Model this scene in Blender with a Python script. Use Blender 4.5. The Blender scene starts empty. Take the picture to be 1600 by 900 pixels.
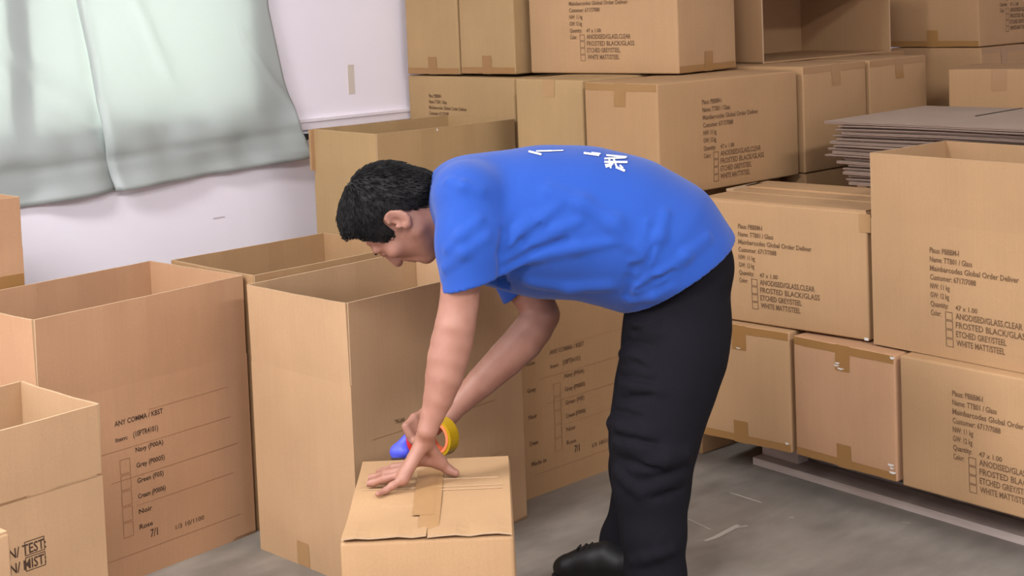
import bpy, bmesh, math, random
import numpy as np
from mathutils import Vector, Matrix

S = bpy.context.scene
COL = S.collection
random.seed(7)
PI = math.pi

# ------------------------------------------------------------------ camera
FPX, CYPX, CAMH = 2211.9, 131.3, 1.45
PITCH, ROLL, PSI = 0.059, -0.039, 0.810
fw = np.array([math.cos(PITCH)*math.cos(PSI), math.cos(PITCH)*math.sin(PSI), -math.sin(PITCH)])
r0 = np.array([math.sin(PSI), -math.cos(PSI), 0.0])
u0 = np.cross(r0, fw)
rt = math.cos(ROLL)*r0 + math.sin(ROLL)*u0
up = -math.sin(ROLL)*r0 + math.cos(ROLL)*u0
cam = bpy.data.cameras.new('camera')
co = bpy.data.objects.new('camera', cam)
COL.objects.link(co)
M = Matrix.Identity(4)
for i in range(3):
    M[i][0], M[i][1], M[i][2] = rt[i], up[i], -fw[i]
M[2][3] = CAMH
co.matrix_world = M
cam.sensor_width = 36
cam.lens = FPX*36/1600
cam.shift_y = (CYPX-450)/1600
cam.clip_start = .05
S.camera = co

# ------------------------------------------------------------------ world, lights, exposure
W = bpy.data.worlds.new('world'); S.world = W; W.use_nodes = True
bg = W.node_tree.nodes['Background']
bg.inputs[0].default_value = (.92, 1.0, .94, 1); bg.inputs[1].default_value = 7.9
def lamp(x, y, z, sx, sy, power, color=(.975, .985, 1), rot=(0, 0, 0)):
    l = bpy.data.lights.new('ceiling_and_fill_lamp', 'AREA'); l.shape = 'RECTANGLE'
    l.size, l.size_y, l.energy, l.color = sx, sy, power, color
    o = bpy.data.objects.new('ceiling_and_fill_lamp', l); COL.objects.link(o)
    o.location = (x, y, z); o.rotation_euler = rot
lamp(-0.7, 3.0, 3.1, 2.6, .5, 165)
lamp(-0.9, 0.4, 3.1, 2.6, .5, 170)
lamp(2.0, -0.9, 3.1, 2.6, .5, 130)  # added fill lamp, brightens the shaded -Y sides of the cartons
vs = S.view_settings
S.display_settings.display_device = 'sRGB'
vs.view_transform = 'Standard'; vs.look = 'None'; vs.gamma = 1; vs.use_curve_mapping = False
vs.exposure = 0.0

# ------------------------------------------------------------------ materials
def mat(name, col, rough=.8, spec=.3, **k):
    m = bpy.data.materials.new(name); m.use_nodes = True
    b = m.node_tree.nodes['Principled BSDF']
    b.inputs['Base Color'].default_value = (*col, 1); b.inputs['Roughness'].default_value = rough
    b.inputs['Specular IOR Level'].default_value = spec
    for n, v in k.items(): b.inputs[n.replace('_', ' ')].default_value = v
    return m
def srgb(r, g, b):
    f = lambda c: (c/255/12.92) if c <= 10 else ((c/255+.055)/1.055)**2.4
    return (f(r), f(g), f(b))
def nz(m, scale, stops, xyz=(1, 1, 1), detail=4, bump=0, rough=None, factor=1.0):
    """noise driven colour (stops = list of (pos, rgb)) and relief, object coordinates"""
    nt = m.node_tree; N, L = nt.nodes, nt.links; b = N['Principled BSDF']
    tc = N.new('ShaderNodeTexCoord'); mp = N.new('ShaderNodeMapping'); mp.inputs['Scale'].default_value = xyz
    no = N.new('ShaderNodeTexNoise'); no.inputs['Scale'].default_value = scale; no.inputs['Detail'].default_value = detail
    L.new(tc.outputs['Object'], mp.inputs[0]); L.new(mp.outputs[0], no.inputs['Vector'])
    if stops:
        r = N.new('ShaderNodeValToRGB'); e = r.color_ramp.elements
        while len(e) < len(stops): e.new(.5)
        for i, (p, c) in enumerate(stops): e[i].position = p; e[i].color = (*c, 1)
        L.new(no.outputs['Fac'], r.inputs[0]); L.new(r.outputs[0], b.inputs['Base Color'])
    if bump:
        bu = N.new('ShaderNodeBump'); bu.inputs['Strength'].default_value = bump; bu.inputs['Distance'].default_value = .002
        L.new(no.outputs['Fac'], bu.inputs['Height']); L.new(bu.outputs[0], b.inputs['Normal'])
    return m
def cardboard(name, col):
    m = mat(name, col, .78, .25)
    nt = m.node_tree; N, L = nt.nodes, nt.links; b = N['Principled BSDF']
    tc = N.new('ShaderNodeTexCoord')
    def noise(sc, xyz, det):
        mp = N.new('ShaderNodeMapping'); mp.inputs['Scale'].default_value = xyz
        no = N.new('ShaderNodeTexNoise'); no.inputs['Scale'].default_value = sc; no.inputs['Detail'].default_value = det
        L.new(tc.outputs['Object'], mp.inputs[0]); L.new(mp.outputs[0], no.inputs['Vector']); return no
    flute = noise(9, (16, 16, .35), 2); blotch = noise(3.5, (1, 1, 1), 3); grain = noise(420, (1, 1, 1), 2)
    def mul(a, fac, node):
        mx = N.new('ShaderNodeMix'); mx.data_type = 'RGBA'; mx.blend_type = 'MULTIPLY'; mx.inputs[0].default_value = 1
        mr = N.new('ShaderNodeMapRange'); mr.inputs[1].default_value = .3; mr.inputs[2].default_value = .7
        mr.inputs[3].default_value = 1-fac; mr.inputs[4].default_value = 1+fac
        L.new(node.outputs['Fac'], mr.inputs[0])
        if isinstance(a, tuple): mx.inputs[6].default_value = (*a, 1)
        else: L.new(a, mx.inputs[6])
        L.new(mr.outputs[0], mx.inputs[7]); return mx.outputs[2]
    c = mul(col, .018, flute); c = mul(c, .06, blotch); c = mul(c, .05, grain)
    L.new(c, b.inputs['Base Color'])
    bu = N.new('ShaderNodeBump'); bu.inputs['Strength'].default_value = .035; bu.inputs['Distance'].default_value = .002
    L.new(flute.outputs['Fac'], bu.inputs['Height']); L.new(bu.outputs[0], b.inputs['Normal'])
    return m
KRAFT = [cardboard('kraft_board', srgb(176, 140, 102)), cardboard('kraft_board_pinkish', srgb(181, 140, 106)),
         cardboard('kraft_board_olive', srgb(169, 138, 97)), cardboard('kraft_board_pale', srgb(182, 147, 111)),
         cardboard('kraft_board_deep', srgb(168, 132, 94))]
EDGE = mat('cut_board_edge', srgb(183, 153, 120), .9)
GREYBOARD = cardboard('grey_brown_board', srgb(156, 136, 119))
GREYEDGE = mat('grey_brown_board_edge', srgb(133, 112, 99), .9)
TAPE = mat('brown_packing_tape', srgb(152, 112, 66), .28, .5)
TAPE_L = mat('clear_brown_tape', srgb(168, 130, 88), .35, .5)
INK = mat('faded_black_ink', srgb(112, 84, 60), .8)
INK_D = mat('black_ink', srgb(72, 52, 40), .8)
INK_F = mat('faint_ink', srgb(150, 110, 78), .8)
FILM_GLINT = mat('film_scrap_and_glint', (.72, .68, .64), .15, .8)  # off-white for film scraps and for glints painted on tape

# ------------------------------------------------------------------ object helpers
def link(name, me, parent=None, loc=None, rotz=0):
    o = bpy.data.objects.new(name, me); COL.objects.link(o)
    if parent: o.parent = parent
    if loc is not None: o.location = loc
    if rotz: o.rotation_euler = (0, 0, rotz)
    return o
def tag(o, label=None, cat=None, group=None, kind=None):
    if label: o['label'] = label
    if cat: o['category'] = cat
    if group: o['group'] = group
    if kind: o['kind'] = kind
    return o
def meshify(name, V, F, mats, fmat=None, smooth=False):
    me = bpy.data.meshes.new(name); me.from_pydata([tuple(v) for v in V], [], F)
    for m in (mats if isinstance(mats, (list, tuple)) else [mats]): me.materials.append(m)
    if fmat: me.polygons.foreach_set('material_index', fmat)
    if smooth: me.polygons.foreach_set('use_smooth', [True]*len(me.polygons))
    me.update(); return me
def fastmesh(name, V, Q, m):
    me = bpy.data.meshes.new(name); me.vertices.add(len(V)); me.vertices.foreach_set('co', V.astype(np.float32).ravel())
    n = len(Q); me.loops.add(4*n); me.loops.foreach_set('vertex_index', Q.astype(np.int32).ravel())
    me.polygons.add(n); me.polygons.foreach_set('loop_start', np.arange(0, 4*n, 4, dtype=np.int32))
    me.polygons.foreach_set('use_smooth', np.ones(n, bool)); me.update(calc_edges=True); me.validate()
    for x in (m if isinstance(m, (list, tuple)) else [m]): me.materials.append(x)
    return me
class MB:
    def __init__(s): s.V, s.F, s.M = [], [], []
    def quad(s, p, mi=0):
        n = len(s.V); s.V += [tuple(q) for q in p]; s.F.append(tuple(range(n, n+len(p)))); s.M.append(mi)
    def box(s, lo, hi, mi=0):
        n = len(s.V); x0, y0, z0 = lo; x1, y1, z1 = hi
        s.V += [(x0,y0,z0),(x1,y0,z0),(x1,y1,z0),(x0,y1,z0),(x0,y0,z1),(x1,y0,z1),(x1,y1,z1),(x0,y1,z1)]
        for f in ((0,3,2,1),(4,5,6,7),(0,1,5,4),(1,2,6,5),(2,3,7,6),(3,0,4,7)): s.F.append(tuple(n+i for i in f)); s.M.append(mi)
    def build(s, name, mats, parent=None, loc=None, rotz=0, smooth=False):
        return link(name, meshify(name, s.V, s.F, mats, s.M, smooth), parent, loc, rotz)

# ------------------------------------------------------------------ room shell
YW = 4.22
WALLM = nz(mat('painted_wall', srgb(236, 230, 238), .75, .3), 1.3, [(.3, srgb(240, 233, 242)), (.7, srgb(247, 241, 248))], detail=3, bump=.05)
CEILM = mat('white_ceiling', (.88, .89, .90), .9)
def floor_material():
    m = mat('grey_concrete', srgb(120, 112, 104), .42, .45)
    nt = m.node_tree; N, L = nt.nodes, nt.links; b = N['Principled BSDF']
    tc = N.new('ShaderNodeTexCoord')
    a = N.new('ShaderNodeTexNoise'); a.inputs['Scale'].default_value = 2.2; a.inputs['Detail'].default_value = 6; a.inputs['Roughness'].default_value = .62
    mp = N.new('ShaderNodeMapping'); mp.inputs['Scale'].default_value = (1, 3.2, 1); mp.inputs['Rotation'].default_value = (0, 0, .7)
    c = N.new('ShaderNodeTexNoise'); c.inputs['Scale'].default_value = 5; c.inputs['Detail'].default_value = 5
    L.new(tc.outputs['Object'], a.inputs['Vector']); L.new(tc.outputs['Object'], mp.inputs[0]); L.new(mp.outputs[0], c.inputs['Vector'])
    r = N.new('ShaderNodeValToRGB'); r.color_ramp.elements[0].position = .32; r.color_ramp.elements[1].position = .7
    r.color_ramp.elements[0].color = (*srgb(116, 110, 102), 1); r.color_ramp.elements[1].color = (*srgb(152, 143, 133), 1)
    L.new(a.outputs['Fac'], r.inputs[0])
    r2 = N.new('ShaderNodeValToRGB'); r2.color_ramp.elements[0].position = .35; r2.color_ramp.elements[1].position = .72
    r2.color_ramp.elements[0].color = (.86, .86, .86, 1); r2.color_ramp.elements[1].color = (1.14, 1.13, 1.12, 1)
    L.new(c.outputs['Fac'], r2.inputs[0])
    mx = N.new('ShaderNodeMix'); mx.data_type = 'RGBA'; mx.blend_type = 'MULTIPLY'; mx.inputs[0].default_value = 1
    L.new(r.outputs[0], mx.inputs[6]); L.new(r2.outputs[0], mx.inputs[7]); L.new(mx.outputs[2], b.inputs['Base Color'])
    mr = N.new('ShaderNodeMapRange'); mr.inputs[3].default_value = .34; mr.inputs[4].default_value = .6
    L.new(a.outputs['Fac'], mr.inputs[0]); L.new(mr.outputs[0], b.inputs['Roughness'])
    return m
X0, X1, Y0, ZC = -3.2, 6.6, -3.2, 3.2
b_ = MB(); b_.box((X0, Y0, -.1), (X1, YW, 0)); floor = tag(b_.build('floor', floor_material()), kind='structure')
b_ = MB(); b_.box((X0, Y0, ZC), (X1, YW+.2, ZC+.1)); tag(b_.build('ceiling', CEILM), kind='structure')
b_ = MB(); b_.box((X1, Y0, 0), (X1+.1, YW, ZC)); tag(b_.build('wall_right', WALLM), kind='structure')
b_ = MB(); b_.box((X0-.1, Y0, 0), (X0, YW, ZC)); tag(b_.build('wall_near', WALLM), kind='structure')
b_ = MB(); b_.box((X0, Y0-.1, 0), (X1, Y0, ZC)); tag(b_.build('wall_front', WALLM), kind='structure')
WX0, WX1, WZ0, WZ1 = .55, 2.745, 1.10, 2.35           # window opening
b_ = MB()
b_.box((X0, YW, 0), (WX0, YW+.2, ZC)); b_.box((WX1, YW, 0), (X1, YW+.2, ZC))
b_.box((WX0, YW, 0), (WX1, YW+.2, WZ0)); b_.box((WX0, YW, WZ1), (WX1, YW+.2, ZC))
tag(b_.build('wall_left', WALLM), kind='structure')
b_ = MB(); b_.box((2.93, YW-.014, 1.012), (X1, YW+.001, 1.04)); b_.box((2.93, YW-.02, 1.04), (X1, YW+.001, 1.05))
tag(b_.build('trim_1', mat('white_gloss_trim', srgb(236, 228, 234), .4)), kind='structure')
WHITEPAINT = mat('white_window_frame', (.75, .75, .75), .4)
wf = MB()
wf.box((WX0, YW+.06, WZ0), (WX1, YW+.12, WZ0+.03)); wf.box((WX0, YW+.06, WZ1-.04), (WX1, YW+.12, WZ1))
wf.box((WX0, YW+.06, WZ0), (WX0+.03, YW+.12, WZ1)); wf.box((WX1-.012, YW+.06, WZ0), (WX1, YW+.12, WZ1))
win = tag(wf.build('window_1', WHITEPAINT), kind='structure')
mu = MB(); mu.box((1.875, YW-.004, WZ0), (1.955, YW+.12, WZ1)); mu.build('mullion', WHITEPAINT, win)
g = bpy.data.materials.new('window_glass'); g.use_nodes = True
nt = g.node_tree; nt.nodes.clear()
o_ = nt.nodes.new('ShaderNodeOutputMaterial'); mx = nt.nodes.new('ShaderNodeMixShader'); t1 = nt.nodes.new('ShaderNodeBsdfTransparent'); t2 = nt.nodes.new('ShaderNodeBsdfGlossy')
t2.inputs['Roughness'].default_value = .05; mx.inputs[0].default_value = .06
nt.links.new(t1.outputs[0], mx.inputs[1]); nt.links.new(t2.outputs[0], mx.inputs[2]); nt.links.new(mx.outputs[0], o_.inputs[0])
for xa, xb in ((WX0+.03, 1.875), (1.955, WX1-.012)):
    p = MB(); p.box((xa, YW+.088, WZ0+.03), (xb, YW+.092, WZ1-.04)); p.build('pane', g, win)
# old tape remnant and scratch on wall, scuffs on floor: parts of the structure they mark
p = MB(); p.box((3.178, YW-.0012, 1.125), (3.207, YW+.001, 1.235))
p.build('tape_remnant', mat('old_masking_tape', srgb(214, 202, 190), .6), bpy.data.objects['wall_left'])
p = MB(); p.box((2.575, YW-.0012, .74), (2.62, YW+.001, .745)); p.build('scuff_mark', mat('wall_scuff', srgb(206, 198, 205), .7), bpy.data.objects['wall_left'])
SCR = mat('pale_floor_scratch', srgb(176, 168, 156), .6)
def strip(pts, w, z=.0012):
    m = MB()
    for k in range(len(pts)-1):
        (xa, ya), (xb, yb) = pts[k], pts[k+1]; L = math.hypot(xb-xa, yb-ya); nx, ny = -(yb-ya)/L*w/2, (xb-xa)/L*w/2
        wa = .5 if k == 0 else 1
        m.quad([(xa-nx*wa, ya-ny*wa, z), (xb-nx, yb-ny, z), (xb+nx, yb+ny, z), (xa+nx*wa, ya+ny*wa, z)])
    return m
def ong(px, py, z=0.0):
    d = fw + rt*(px-800)/FPX - up*(py-CYPX)/FPX; t = (z-CAMH)/d[2]; return (d[0]*t, d[1]*t)
for pts, w in (([(1101, 846), (1118, 840), (1135, 831), (1154, 821)], .016), ([(1140, 770), (1165, 778), (1190, 786)], .008), ([(1150, 826), (1168, 822)], .008), ([(1232, 809), (1240, 809)], .008), ([(1075, 811), (1110, 828)], .006), ([(1408, 817), (1422, 818)], .008)):
    strip([ong(*q) for q in pts], w).build('scratch', SCR, floor)

# ------------------------------------------------------------------ curtains
CURT = bpy.data.materials.new('grey_curtain_cloth'); CURT.use_nodes = True
nt = CURT.node_tree; N, L = nt.nodes, nt.links; N.clear()
o_ = N.new('ShaderNodeOutputMaterial'); ad = N.new('ShaderNodeMixShader'); df = N.new('ShaderNodeBsdfDiffuse'); tr = N.new('ShaderNodeBsdfTranslucent')
gl = N.new('ShaderNodeBsdfGlossy'); gl.inputs['Roughness'].default_value = .45; ad2 = N.new('ShaderNodeMixShader'); ad2.inputs[0].default_value = .05
df.inputs[0].default_value = (*srgb(196, 203, 200), 1); tr.inputs[0].default_value = (.66, .69, .66, 1); ad.inputs[0].default_value = .42
L.new(df.outputs[0], ad.inputs[1]); L.new(tr.outputs[0], ad.inputs[2]); L.new(ad.outputs[0], ad2.inputs[1]); L.new(gl.outputs[0], ad2.inputs[2]); L.new(ad2.outputs[0], o_.inputs[0])
def sst(a, b, x):
    t = np.clip((x-a)/(b-a), 0, 1); return t*t*(3-2*t)
def curtain(name, label, xl, xr, zb, ztop, seed, yoff):
    """xl,xr,zb callables; grid of cloth hanging in front of the wall"""
    nu, nv = 90, 110; rng = np.random.RandomState(seed); ph = rng.rand(8)*6.28
    u = np.linspace(0, 1, nu)[None, :]; v = np.linspace(0, 1, nv)[:, None]
    xm = xl(1.2)+(xr(1.2)-xl(1.2))*u
    zbot = zb(xm); z = zbot+(ztop-zbot)*v; x = xl(z)+(xr(z)-xl(z))*u
    low = 1-sst(1.02, 1.25, z)
    y = .005*np.sin(x*17+ph[0]+.9*np.sin(z*3+ph[1]))*(.25+.75*low) + .002*np.sin(x*41+ph[2]+2*z)*low
    y += .007*np.sin(x*9+z*7+ph[3])*low + .006*np.sin(z*19-x*13+ph[4])*low + .004*np.sin(z*31+x*27+ph[5])*low
    y += -.006*np.exp(-((z-1.035-.03*(x-2.4))/.035)**2) + .005*np.exp(-((z-.995-.03*(x-2.4))/.010)**2)   # cloth pushed out by the sill, tucked under it
    y += -.012*np.exp(-((z-zbot)/.03)**2)
    # diagonal drag folds
    y += -.010*np.exp(-(((x-2.35)*.8-(z-1.40)*-.35)/.02)**2)*sst(1.15, 1.3, z)
    y += -.010*np.exp(-(((u-.98)*.5+(z-1.13)*.35)/.012)**2)*(u > .8)
    y += .016*np.exp(-((u if seed == 3 else 1-u)/.018)**2)
    Y = YW-.019+yoff+np.maximum(y, -.05)
    Y = np.minimum(Y, YW-.012+yoff*.5)
    V = np.stack([x+0*Y, Y, z+0*Y], -1).reshape(-1, 3)
    idx = np.arange(nu*nv).reshape(nv, nu)
    Q = np.stack([idx[:-1, :-1], idx[:-1, 1:], idx[1:, 1:], idx[1:, :-1]], -1).reshape(-1, 4)
    o = link(name, fastmesh(name, V, Q, CURT)); so = o.modifiers.new('thickness', 'SOLIDIFY'); so.thickness = .0015
    return tag(o, label, 'curtain', 'curtains over the window')
xed = lambda z: np.interp(z, [.86, .92, 1.02, 1.2, 1.46, 2.5], [2.985, 2.972, 2.93, 2.875, 2.825, 2.80])
xsp = lambda z: np.interp(z, [.86, .88, 1.0, 1.13, 1.33, 1.5, 2.5], [2.205, 2.20, 2.18, 2.165, 2.14, 2.11, 2.05])
curtain('curtain', 'pale grey curtain panel right of the seam, its edge beside bare wall', xsp, xed, lambda x: np.interp(x, [2.2, 2.96], [.886, .918]), 2.5, 3, -.010)
curtain('curtain', 'pale grey curtain panel left of the seam, with a dark mullion behind', lambda z: .5+0*z, lambda z: xsp(z)+.022, lambda x: np.interp(x, [.5, 1.88, 2.2], [.82, .872, .886]), 2.5, 11, .004)
rod = MB(); rod.box((.45, YW-.04, 2.5), (3.05, YW-.025, 2.515)); tag(rod.build('curtain_rod', mat('white_rod', (.7, .7, .7), .4)), 'white rod carrying the grey curtains above the window', 'rod')
hk = MB(); hk.box((2.972, YW-.03, .985), (2.995, YW+.001, .997)); hk.box((2.95, YW-.05, .980), (2.974, YW-.022, 1.0))
tag(hk.build('wall_hook', mat('black_plastic', (.012, .012, .014), .4)), 'small black hook on the wall beside the curtain edge', 'hook')

# ------------------------------------------------------------------ cartons
def lin(L, n, r):
    s = [0, r*.25, r*.6, r] + [r+(L-2*r)*k/n for k in range(1, n)] + [L-r, L-r*.6, L-r*.25, L]
    return s
class Face:
    """frame of a carton side: origin top-left as seen from outside"""
    def __init__(s, o, ru, rv, n, w, h, amp): s.o, s.ru, s.rv, s.n, s.w, s.h, s.amp = map(lambda q: np.array(q, float) if isinstance(q, tuple) else q, (o, ru, rv, n, w, h, amp))
    def p(s, u, v, off=0.0):
        bu = s.amp*(1-(2*u/s.w-1)**2)*(1-(2*v/s.h-1)**2) if 0 <= u <= s.w and 0 <= v <= s.h else 0
        return tuple(s.o+s.ru*u+s.rv*v+s.n*(bu+off))
def faces(a, b, H, amp):
    return {'X': Face((0, b, H), (0, -1, 0), (0, 0, -1), (-1, 0, 0), b, H, amp), 'Y': Face((0, 0, H), (1, 0, 0), (0, 0, -1), (0, -1, 0), a, H, amp),
            'x': Face((a, 0, H), (0, 1, 0), (0, 0, -1), (1, 0, 0), b, H, amp*.5), 'y': Face((a, b, H), (-1, 0, 0), (0, 0, -1), (0, 1, 0), a, H, amp*.5),
            'T': Face((0, b, H), (1, 0, 0), (0, -1, 0), (0, 0, 1), a, b, amp*.4), 'B': Face((0, 0, 0), (1, 0, 0), (0, 1, 0), (0, 0, -1), a, b, 0)}
def patch(F, u0, u1, v0, v1, name, m, parent, off=.0009, n=6, wob=0):
    mb = MB()
    us = [u0+(u1-u0)*k/n for k in range(n+1)]
    for k in range(n):
        a_, b__ = us[k], us[k+1]; w0 = wob*math.sin(k*2.1); w1 = wob*math.sin((k+1)*2.1)
        for j in range(2):
            va, vb = v0+(v1-v0)*j/2, v0+(v1-v0)*(j+1)/2
            mb.quad([F.p(a_, vb+w0*j, off), F.p(b__, vb+w1*j, off), F.p(b__, va, off), F.p(a_, va, off)])
    return mb.build(name, m, parent)
_fc = {}
def glyphs(text):
    if text in _fc: return _fc[text]
    c = bpy.data.curves.new('t', 'FONT'); c.body = text; c.size = 1; c.resolution_u = 2; c.offset = .014
    o = bpy.data.objects.new('t', c); me = bpy.data.meshes.new_from_object(o)
    V = np.array([v.co[:2] for v in me.vertices]); F = [tuple(p.vertices) for p in me.polygons]
    bpy.data.objects.remove(o); bpy.data.curves.remove(c); bpy.data.meshes.remove(me)
    V[:, 0] -= V[:, 0].min(); _fc[text] = (V, F, V[:, 0].max()); return _fc[text]
def printed(F, rows, boxes, parent, m=INK, lines=(), name='printed_text', slant=0, faint=False):
    """rows: (text, u, v_baseline, width, cap height)"""
    V, Fs, Ms = [], [], []
    for (t, u, v, w, h) in rows:
        gv, gf, gw = glyphs(t); n = len(V)
        for x, y in gv: V.append(F.p(u+x/gw*w+slant*y*h, v-y*h/.70, .0012))
        Fs += [tuple(n+i for i in f) for f in gf]; Ms += [0]*len(gf)
    def bar(ua, va, ub, vb, mi):
        n = len(V); mi = mi if mi else (1 if faint else 0); V.extend([F.p(ua, vb, .0012), F.p(ub, vb, .0012), F.p(ub, va, .0012), F.p(ua, va, .0012)]); Fs.append((n, n+1, n+2, n+3)); Ms.append(mi)
    for (u, v, w, h) in boxes:
        t = .0016
        bar(u, v, u+w, v+t, 0); bar(u, v+h-t, u+w, v+h, 0); bar(u, v, u+t, v+h, 0); bar(u+w-t, v, u+w, v+h, 0)
    o = link(name, meshify(name, V, Fs, [m, INK_F], Ms), parent) if V else None
    for (ua, va, ub, t) in lines:
        V, Fs, Ms = [], [], []
        for k in range(8): bar(ua+(ub-ua)*k/8, va, ua+(ub-ua)*(k+1)/8, va+t, 0)
        link('ruled_line', meshify('ruled_line', V, Fs, [INK_F], Ms), parent)
    return o
def shipping(F, u, v, parent, k=1.0):
    """shipping block on the long side of the closed cartons"""
    p = .0236*k; h = .0142*k; W = .258*k
    R = [('Plaus: PBBBM-I', 0, .34), ('Name: TTB01 / Glass', 0, .49), ('Mainbarcodes Global Order Deliver', 0, 1.0), ('Customer: 6717/7088', 0, .53), ('NW: 11 kg', 0, .23), ('GW: 12 kg', 0, .22), ('Quantity:', 0, .21), ('Color:', 0, .12)]
    rows = [(t, u, v+p*i, W*w, h) for i, (t, _, w) in enumerate(R)]
    rows.append(('47 x 1.00', u+.29*W, v+p*6.02, .25*W, h*.9))
    for i, (t, w) in enumerate((('ANODISED/GLASS,CLEAR', .74), ('FROSTED BLACK/GLASS', .80), ('ETCHED GREY/STEEL', .56), ('WHITE MATT/STEEL', .54))):
        rows.append((t, u+.29*W, v+p*(7+i), W*w, h*1.12))
    bx = [(u+.17*W, v+p*(6.35+i), .022*k, p*.92) for i in range(4)]
    printed(F, rows, bx, parent)
def checklist(F, u, v, parent, left=False):
    p = .0405; h = .0120; sl = .25
    rows = [('ANY COMMA / KBST', u, v, .145, h*1.1), ('Item:', u, v+p, .036, h*.9), ('(10PTR4101)', u+.052, v+p, .075, h*1.2)]
    for i, t in enumerate(('Navy (P00A)', 'Grey (P0005)', 'Green (F05)', 'Cream (P0006)', 'Noir', 'Rose')):
        rows.append((t, u+.056, v+p*(2+i), (.084, .086, .080, .084, .040, .040)[i], h*1.05))
    printed(F, [('7/1', u+.088, v+p*7.75, .022, h*1.7)], [], parent, INK_D); printed(F, [('1/3 10/1100', u+.165, v+p*7.85, .092, h)], [], parent, INK)
    for i in (): rows.append(('//', u+.014, v+p*(i+.4), .014, h*1.2))
    bx = [(u+.008, v+p*(2.2+i*1.02), .030, p*.95) for i in range(5)]
    ln = [(u-.05, v+p*1.55, u+.36, .0012), (u-.02, v+p*3.5, u+.38, .0014), (u+.1, v-.02, u+.36, .001), (u+.05, v+p*5.4, u+.36, .001), (u-.08, v+p*8.4, u+.38, .0012)]
    if left:
        for i, t in enumerate(('Rose', 'Grey', 'Noir', 'Cream')): printed(F, [(t, u-.095, v+.015+.0785*i, .034, h)], [], parent, INK)
        printed(F, [('Made in', u-.09, v+.312, .06, h*1.1)], [], parent, INK)
    ik = INK_D if not left else INK
    printed(F, rows[:1], [], parent, ik, name='printed_heading'); printed(F, rows[1:3], [], parent, ik); printed(F, [], [], parent, ik, ln)
    for rw in rows[3:]: printed(F, [rw], [], parent, ik)
    printed(F, [], bx, parent, ik, name='printed_checkboxes', faint=True)
def bodymesh(a, b, H, amp, m, r=.006, skip=(), n=7):
    FS = faces(a, b, H, amp); mb = MB()
    lo = np.array([r, r, r]); hi = np.array([a-r, b-r, H-r])
    def rnd(p):
        q = np.clip(p, lo, hi); d = p-q; L = np.linalg.norm(d)
        return p if L <= r or L == 0 else q+d/L*r
    for kf, F in FS.items():
        if kf in skip: continue
        us, vs_ = lin(F.w, n, r), lin(F.h, n, r); base = len(mb.V)
        for v in vs_:
            for u in us:
                p = F.o+F.ru*u+F.rv*v; q = rnd(p)
                bu = F.amp*(1-(2*u/F.w-1)**2)*(1-(2*v/F.h-1)**2)
                mb.V.append(tuple(q+F.n*bu))
        nu = len(us)
        for j in range(len(vs_)-1):
            for i in range(nu-1):
                k = base+j*nu+i; mb.F.append((k, k+nu, k+nu+1, k+1)); mb.M.append(0)
    return meshify('body', mb.V, mb.F, m, mb.M, True), FS
def closed(label, x, y, a, b, z0, z1, yaw=0, m=0, amp=.004, group=None, flaps='long', tape='', name='cardboard_carton', r=.006):
    """closed carton. tape: face letters that carry an edge band with a tail (t = top edge, b = bottom edge)"""
    H = z1-z0; mt = KRAFT[m]
    root = tag(link(name, None, None, (x, y, z0), yaw), label, 'box', group)
    me, FS = bodymesh(a, b, H, amp, mt, r); link('body', me, root)
    if flaps:
        g = .0035; T = FS['T']
        if a >= b:      # long flaps hinge on the long sides, seam runs along the length
            spans = (((.004, a-.004), (.003, b/2-g)), ((.004, a-.004), (b/2+g, b-.003)))
            seam = ((.0, a), (b/2-.024, b/2+.024))
        else:
            spans = (((.003, a/2-g), (.004, b-.004)), ((a/2+g, a-.003), (.004, b-.004)))
            seam = ((a/2-.024, a/2+.024), (.0, b))
        for (ua, ub), (va, vb) in spans:
            f = MB(); f.box((ua, b-vb, H-.001), (ub, b-va, H+.0035)); f.build('flap', mt, root)
        if flaps == 'long':
            f = MB(); f.box((seam[0][0]+.002, b-seam[1][1], H+.0034), (seam[0][1]-.002, b-seam[1][0], H+.0042)); f.build('tape_strip', TAPE, root)
    for k in range(0, len(tape), 2):
        F = FS[tape[k]]; w = F.w
        if tape[k+1] == 't':
            patch(F, .004, w-.004, .002, .024, 'tape_band', TAPE, root, wob=.001); patch(F, w/2-.022, w/2+.026, .0, .072, 'tape_tail', TAPE, root, .0014)
        else:
            patch(F, .004, w-.004, F.h-.024, F.h-.002, 'tape_band', TAPE, root, wob=.001); patch(F, w/2-.024, w/2+.024, F.h-.066, F.h, 'tape_tail', TAPE, root, .0014)
    return root, FS
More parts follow.
